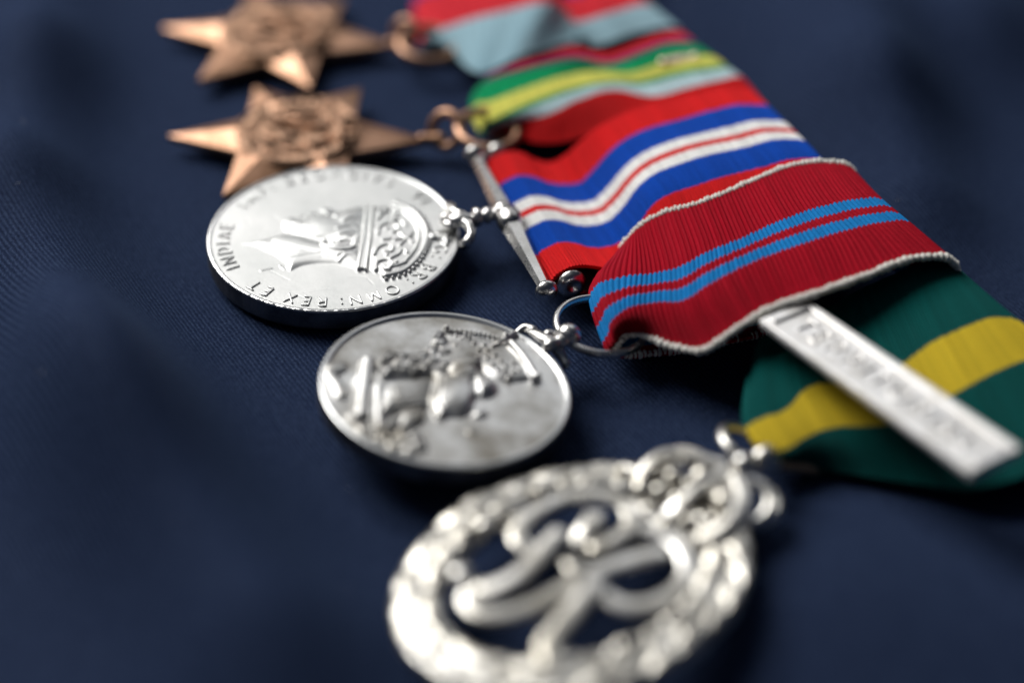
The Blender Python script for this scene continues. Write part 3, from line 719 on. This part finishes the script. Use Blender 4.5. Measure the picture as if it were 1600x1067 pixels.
    r.H *= np.clip((16.3-np.hypot(r.X, r.Y))/1.2, 0, 1)
disc_face('medal_face', 15.4, relief2, TARNISH, m2)
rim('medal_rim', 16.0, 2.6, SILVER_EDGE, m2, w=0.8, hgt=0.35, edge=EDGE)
mb = MB()
mb.add(*tube([(1.87, -4.22, 5.00), (3.21, -5.44, 5.40), (4.70, -7.09, 5.60), (6.04, -7.66, 5.40)], [0.5,0.85,1.0,1.1], n=12, flat=0.7))
mb.add(*tube([(0.51, -4.39, 4.60), (1.70, -3.51, 5.00), (3.05, -4.34, 5.20)], [0.45,0.6,0.5], n=10))
mb.add(*tube([(5.88, -7.58, 4.60), (6.72, -8.61, 3.80), (7.21, -9.46, 3.40)], [0.9,0.7,0.6], n=10, flat=0.8))
mb.add(*blob((5.19, -7.92, 5.60), 1.4, 1.0, 0.9, 0.6)); mb.add(*blob((4.90, -5.44, 5.40), 0.9, 0.7, 0.6)); mb.add(*blob((6.39, -6.97, 5.40), 1.2, 1.1, 0.9)); mb.add(*blob((7.05, -9.34, 3.20), 0.55))
mb.build('scroll_mount', FITTING, m2, world=True)
mb = MB(); mb.add(*blob((7.43, -5.72, 5.40), 1.65, 1.65, 1.6, 0, 28, 18)); mb.build('ball', FITTING, m2, world=True)
V, F = torus((11.88, -2.30, 4.40), 6.0, 0.50, (0.10,-0.02,1), 90, 12, flat=1.25); mesh_obj('suspension_ring', V, F, FITTING, m2, world=True)

# ---------------------------------------------------------------- oval badge: oak wreath, crown, open cypher
F3m = frame(37.4, (0,0,1))
m3 = thing('silver_badge', 'blurred openwork oval silver badge with oak wreath, crown and looping letters in the foreground', 'medal', (7.10, -51.90, 6.60), F3m)
ra, rb = 19.2, 14.5
def wre(t, off=0.0, z=0.0):
    n = np.array([math.cos(t)/ra, math.sin(t)/rb]); n /= np.linalg.norm(n)
    return np.array([ra*math.cos(t)+n[0]*off, rb*math.sin(t)+n[1]*off, z])
P = [wre(2*math.pi*k/120, 0, -0.6) for k in range(120)]
V, F = tube(P, [2.95+0.12*math.sin(k*0.9) for k in range(120)], seg=16, flat=0.5, closed=True)
mesh_obj('wreath_band', V, F, WARM, m3)
# one oak leaf, repeated
def leaf_mesh():
    n, w = 13, 7; V = []
    for i in range(n):
        t = i/(n-1); x = (t-0.5)*6.4
        hw = 1.55*math.sin(math.pi*min(1, t*0.93+0.05))**0.7*(1+0.22*math.cos(t*4.2*2*math.pi))
        for j in range(w):
            s = (j/(w-1))*2-1
            z = 0.75*(1-s*s)*math.sin(math.pi*(0.1+0.8*t))-0.28*math.exp(-(s/0.16)**2)+0.12*math.cos(t*26)*abs(s)
            V.append((x, s*hw, z))
    F = grid_faces(n, w, flip=True)
    me = bpy.data.meshes.new('oak_leaf'); me.from_pydata((np.array(V)*MM).tolist(), [], F); me.polygons.foreach_set('use_smooth', [True]*len(F)); me.materials.append(WARM); return me
lm = leaf_mesh()
for k in range(14):
    for side in (-1, 1):
        for row in (-1, 1):
            t = side*(math.pi-(k+0.5)*math.pi/14*0.95+ (0.07 if row > 0 else 0))
            p = wre(t, row*1.25, 0.62+rnd.uniform(-0.1, 0.25)); q = wre(t-side*0.05, row*1.35)
            ang = math.atan2(q[1]-p[1], q[0]-p[0]) + side*(-row)*0.22+rnd.uniform(-0.15, 0.15)
            o = bpy.data.objects.new('oak_leaf', lm); col.objects.link(o); o.parent = m3
            o.location = Vector(p)*MM; o.rotation_euler = (rnd.uniform(-0.18,0.18)+row*(-0.15), rnd.uniform(-0.14,0.04), ang); k_ = 0.88+rnd.uniform(-0.08,0.08); o.scale = (k_, k_*0.9, k_*0.6)
def w3(n): return None
am = MB(); am.add(*blob((0,0,0), 0.95, 0.7, 0.65, 0, 14, 9))
acorn = am.build('acorn', WARM, m3); 
spots = [(t, rnd.choice((-1.6,0,1.7))) for t in np.linspace(0.7, 2*math.pi-0.7, 9)]
for i, (t, off) in enumerate(spots):
    o = acorn if i == 0 else acorn.copy()
    if i: col.objects.link(o)
    o.location = Vector(wre(t, off, 1.25))*MM; o.rotation_euler[2] = t+1.2
# cypher strokes, flattened rounded bars
def cyph(pts, r, z=0.0, n=48, fl=0.55):
    r = [x*1.0 for x in r] if hasattr(r, '__len__') else r*1.0
    Z = z if hasattr(z, '__len__') else [z]*len(pts)
    P = [(*p[:2], zz) for p, zz in zip(pts, Z)]
    return tube(P, r, n=n, seg=20, flat=fl*0.85, square=0.4)
mb = MB()
mb.add(*cyph([(3.75, 2.13), (6.75, 1.17), (9.80, 1.82), (11.42, 4.45), (10.60, 7.21), (8.03, 9.29), (4.19, 10.26), (0.18, 9.73), (-1.99, 8.12), (-1.86, 5.88), (-0.83, 4.83)], 1.12, [0.3,0.5,0.6,0.6,0.8,0.8,0.8,0.7,0.6,0.4,0.2]))
mb.build('cypher_letter', WARM, m3)
mb = MB()
mb.add(*cyph([(7.61, 5.70), (6.15, 4.61), (3.85, 3.66), (2.60, 3.27)], [1.15,1.25,1.1,0.9], [1.0,1.1,0.9,0.4], 20))
mb.add(*cyph([(2.37, 5.33), (0.26, 4.80), (-2.94, 3.55), (-6.41, 2.83), (-9.32, 3.27), (-10.90, 4.48), (-12.31, 3.53), (-12.47, 1.41), (-10.69, -0.44), (-6.81, -1.42), (-2.49, -1.45), (0.85, -1.43), (4.06, -2.07), (7.30, -2.71), (10.17, -3.84)], [1.2]*15, [1.3,1.2,1.1,1.0,0.8,0.6,0.5,0.5,0.5,0.4,0.4,0.5,0.5,0.3,0.2], 90))
mb.build('cypher_letter', WARM, m3)
mb = MB()
mb.add(*cyph([(5.68, 1.72), (8.51, 1.44), (11.28, 0.15), (12.40, -2.61), (11.74, -5.58), (9.66, -8.17), (6.79, -9.05), (3.35, -8.69), (1.09, -6.96), (0.41, -4.68)], 1.1, [0.2,0.1,0,0,0.1,0.1,0,0,0,0.1], 60))
mb.add(*cyph([(0.74, -3.15), (-1.21, -3.95), (-4.31, -5.08), (-7.34, -6.19), (-9.65, -7.31), (-10.71, -9.10), (-10.08, -10.52), (-8.19, -10.79)], [1.25,1.3,1.3,1.3,1.3,1.3,1.2,1.1], [0.9,1.0,0.9,0.8,0.7,0.7,0.6,0.5], 44))
mb.build('cypher_letter', WARM, m3)
mb = MB(); mb.add(*cyph([(0.31, 1.58), (-0.01, 0.26), (-0.24, -1.63)], [1.0,1.15,1.0], [0.9,1.1,0.9], 14)); mb.add(*blob((*(-10.47, 7.48), 0.6), 1.5, 1.2, 0.9)); mb.add(*blob((*(-3.62, 12.08), 0.6), 1.3, 1.1, 0.9))
mb.build('cypher_knot', WARM, m3)
# crown
mb = MB()
mb.add(*cyph([(13.56, 5.35), (13.46, 1.78), (13.87, -1.83), (14.45, -4.72)], 1.0, [0.0]*4, 30))
mb.build('crown_circlet', WARM, m3)
mb = MB()
for pts in ([(1000,275),(1030,200),(1100,160),(1200,165),(1330,190)], [(1110,370),(1170,330),(1230,290),(1340,205)], [(1230,455),(1330,430),(1395,340),(1370,230)]):
    mb.add(*cyph([A3(*p) for p in pts], 0.95, [0.8,1.6,2.0,1.8,1.4][:len(pts)], 24, 0.9))
mb.build('crown_arch', WARM, m3)
prl = MB(); prl.add(*blob((0,0,0), 0.62, nu=12, nv=8)); prl = prl.build('pearl', WARM, m3)
pl = [(1045+265*t, 165-45*math.sin(math.pi*min(1,t*1.1)), 1.2) for t in np.linspace(0,1,11)] + [(1010,245,1.5),(1060,215,2.0),(1110,200,2.2),(1165,190,2.2)]
for i, (x, y, z) in enumerate(pl):
    o = prl if i == 0 else prl.copy()
    if i: col.objects.link(o)
    p = A3(x, y); o.location = Vector((p[0], p[1], z))*MM
jm = MB(); jm.add(*blob((0,0,0), 1.55, 1.2, 1.0, 0.5, 16, 10)); jm = jm.build('crown_boss', WARM, m3)
for i, (x, y, z, s) in enumerate([(1240,240,2.2,1.15),(1325,335,2.0,1.2),(1150,320,1.6,0.8),(1010,230,1.3,0.8),(1070,175,1.5,0.8),(1240,400,1.4,0.9),(1330,440,0.8,0.8),(1080,280,1.5,0.8),(1190,270,2.0,0.6),(1280,290,2.0,0.6),(1130,235,1.9,0.75),(1185,390,1.3,0.8),(1290,395,1.4,0.75),(1375,380,1.0,0.7),(1350,270,2.0,0.6),(1040,330,0.7,0.7),(1100,390,0.7,0.7)]):
    o = jm if i == 0 else jm.copy()
    if i: col.objects.link(o)
    p = A3(x, y); o.location = Vector((p[0], p[1], z))*MM; o.scale = (s,)*3; o.rotation_euler[2] = i*0.8
mb = MB(); mb.add(*blob((27.34, -35.76, 9.20), 1.25)); mb.add(*tube([(26.54, -36.68, 8.60), (27.32, -35.99, 9.20), (28.38, -34.60, 9.00)], 0.6, n=8)); mb.build('crown_orb', WARM, m3, world=True)
V, F = torus((27.51, -40.32, 7.20), 2.75, 0.72, (-0.1,-0.35,1), 40, 12); mesh_obj('link_ring', V, F, WARM, m3, world=True)
V, F = torus((28.59, -39.00, 5.60), 2.9, 0.6, (0.0,-0.2,1), 40, 12); mesh_obj('link_ring', V, F, WARM, m3, world=True)
V, F = torus((29.00, -28.99, 5.60), 3.9, 0.66, (0.50,0.12,0.85), 48, 12); mesh_obj('suspension_ring', V, F, WARM, m3, world=True)
mb = MB(); mb.add(*blob((30.35, -32.74, 7.60), 1.9, 1.5, 1.5, 0.7, 18, 12)); mb.add(*blob((31.26, -32.30, 6.40), 1.3, 1.2, 1.1)); mb.build('ring_lug', WARM, m3, world=True)

# ---------------------------------------------------------------- the clasp across the green ribbon
ca = math.radians(0)
c_o = np.array((34.96, -8.95, 12.00)); c_e = np.array((55.54, -41.52, 14.80))
ax = c_e-c_o; Lc = np.linalg.norm(ax); ax /= Lc
sd = np.cross((0,0,1), ax); sd /= np.linalg.norm(sd); nz = np.cross(ax, sd)
Fc = np.stack([ax, sd, nz], 1)
clasp = thing('medal_clasp', 'white silver bar clasp with raised letters lying aslant across the green and yellow ribbon', 'clasp', c_o, Fc)
hw = 3.95; TH = 1.15
def slab(x0, x1, y0, y1, z0, z1, bev=0.18):
    V = [(x0,y0,z0),(x1,y0,z0),(x1,y1,z0),(x0,y1,z0),(x0,y0,z1-bev),(x1,y0,z1-bev),(x1,y1,z1-bev),(x0,y1,z1-bev),
         (x0+bev,y0+bev,z1),(x1-bev,y0+bev,z1),(x1-bev,y1-bev,z1),(x0+bev,y1-bev,z1)]
    F = [(0,3,2,1),(8,9,10,11)]
    for a in range(4):
        b = (a+1)%4; F += [(a,b,b+4,a+4),(a+4,b+4,b+8,a+8)]
    return V, F
mb = MB(); mb.add(*slab(-0.05, Lc+0.05, -hw+0.02, hw-0.02, -TH, -0.30)); mb.build('clasp_plate', CLASP, clasp, smooth=False)
fw = 1.05
for (x0,x1,y0,y1) in ((0,Lc,-hw,-hw+fw),(0,Lc,hw-fw,hw),(0,1.6,-hw+fw,hw-fw),(Lc-1.9,Lc,-hw+fw,hw-fw)):
    mb = MB(); mb.add(*slab(x0,x1,y0,y1,-0.32,0.12,0.14)); mb.build('clasp_border', CLASP, clasp, smooth=False)
st, wd = text_strokes('TERRITORIAL', 2.7, 0.46)
sc = (Lc-7.0)/wd
mb = MB()
for s in st:
    V, F = tube([(3.4+x*sc, -1.35+y, -0.25) for x, y in densify(s, 0.35)], 0.26, seg=8, flat=1.0); mb.add(V, F)
mb.build('clasp_lettering', CLASP, clasp)

# ---------------------------------------------------------------- bronze stars
def star(name, label, c, up, n, ringpx, tips=None):
    t = thing(name, label, 'medal', c, frame(up, n), 'bronze six pointed stars at the back')
    Rt = [20.0, 17.0, 17.0, 20.0, 18.6, 18.2]; Ri = 9.7
    N = 10; V = []; F = []
    def outline(k, top):
        return None
    # every ray: a ridge from the middle to the tip, falling to both edges
    ctr = len(V); V.append((0,0,0.5))
    tips_ = []; inn = []
    for k in range(6):
        a = math.radians(60*k); V.append((Rt[k]*math.cos(a), Rt[k]*math.sin(a), -0.45)); tips_.append(len(V)-1)
        V.append((Ri*math.cos(a)*0.9, Ri*math.sin(a)*0.9, 1.15)); 
        a += math.radians(30); V.append((Ri*math.cos(a), Ri*math.sin(a), -0.1)); inn.append(len(V)-1)
    for k in range(6):
        T = tips_[k]; M_ = T+1; I1 = inn[k]; I0 = inn[k-1]
        F += [(ctr, I0, M_), (ctr, M_, I1), (M_, I0, T), (M_, T, I1)]
    # sides and back
    ring = []
    for k in range(6): ring += [tips_[k], inn[k]]
    b0 = len(V)
    for i in ring: x, y, z = V[i]; V.append((x*0.985, y*0.985, -1.7))
    for i in range(12): j = (i+1)%12; F.append((ring[i], b0+i, b0+j, ring[j]))
    F.append(tuple(b0+i for i in reversed(range(12))))
    mesh_obj('star_body', V, F, BRONZE, t, smooth=False)
    # centre: lettered circlet, crown and cypher struck in relief
    def centre(r):
        r.H += 0.9
        for k in range(34):
            a = 2*math.pi*k/34; c, s_ = math.cos(a), math.sin(a)
            if abs(a-math.pi) > 2.4: continue
            r.stroke([(7.2*c, 7.2*s_), (8.5*c, 8.5*s_)], 0.24, 1.45, smooth=False)
            if k % 3: r.stroke([(7.4*c, 7.4*s_), (8.4*math.cos(a+0.1), 8.4*math.sin(a+0.1))], 0.22, 1.4, smooth=False)
        for rad in (6.6, 9.1): r.stroke([(rad*math.cos(x), rad*math.sin(x)) for x in np.linspace(0, 2*math.pi, 40)], 0.26, 1.5, smooth=False)
        for pts in ([(4.6,3.6),(5.0,1.6),(3.4,0.4),(1.0,1.2),(-1.6,2.0),(-3.8,3.4),(-4.6,4.6)], [(-4.6,1.2),(-1,0.4),(2.2,-0.4),(4.8,-0.8)], [(5.0,-1.2),(4.6,-3.4),(2.0,-3.8),(1.0,-1.8),(-1.5,-2.8),(-4.6,-4.4)],
                    [(-4.9,-0.6),(-3.2,-1.6),(-1.0,-4.4),(1.4,-5.2)], [(2.6,4.6),(0.4,3.8),(-2.2,4.8)], [(-5.2,2.2),(-3.0,1.6),(-2.0,3.2)], [(3.0,2.4),(1.4,2.8),(0.2,2.2)]):
            r.stroke(pts, 0.42, 1.75)
        r.stroke([(7.2,-3.6),(6.9,0),(7.2,3.6)], 0.5, 2.0)
        for q in (-1,-0.4,0.4,1): r.stroke([(7.2,q*3.3),(9.2,q*3.0),(10.6,0)], 0.36, 1.9)
        for k in range(8): r.ell((8.6+math.sin(k)*0.7, -2.9+k*0.83), 0.42, 0.42, 2.2)
        r.H = 0.75+(r.H-0.75)*0.80
    disc_face('cypher_roundel', 9.5, centre, BRONZE_DARK, t, 90, 300)
    V, F = tube([(18.8,0,-0.4),(20.8,0,-0.5),(22.4,0,-0.5)], [0.8,1.0,1.2], n=8); mesh_obj('suspension_lug', V, F, BRONZE, t)
    for (px, R, r, nn) in ringpx:
        V, F = torus(px, R, r, nn, 44, 12); mesh_obj('suspension_ring', V, F, BRONZE, t, world=True)
    return t
star('bronze_star', 'nearer bronze six pointed star lying just behind the bright silver medal', (-33.13,48.43,3.0), -1.6, (0.0,-0.02,1),
     [((-10.14, 48.24, 4.00), 2.6, 0.75, (-0.5,-0.7,0.5)), ((-3.73, 47.59, 4.40), 4.6, 0.75, (0.1,-0.1,1))])
star('bronze_star', 'farther bronze six pointed star at the top edge, strongly blurred', (-39.15,80.57,3.0), -8.2, (0.0,0.0,1),
     [((-17.86, 78.87, 4.00), 2.0, 0.7, (-0.5,-0.7,0.5)), ((-13.88, 74.60, 4.20), 4.6, 0.75, (0.1,-0.1,1))])

# the small bronze emblem on the green and yellow ribbon
PALE_BRONZE = metal('pale_bronze', (0.70,0.52,0.42), (0.82,0.66,0.55), 0.5, 0.1, 0.02, 0.3)
mb = MB(); mb.add(*blob((0,0,0), 3.2, 1.1, 0.45, 0, 24, 12))
for s_ in (-1, 1): mb.add(*blob((s_*2.6, 0, 0.1), 0.9, 0.75, 0.45, 0, 14, 8))
em = mb.build('ribbon_emblem', PALE_BRONZE)
em.matrix_basis = Matrix.Translation(Vector((26.29, 59.97, 9.70))*MM) @ Matrix.Rotation(math.radians(17), 4, 'Z')
tag(em, 'small pale bronze emblem pinned on the green and yellow ribbon', 'emblem')

scene.render.engine = 'CYCLES'
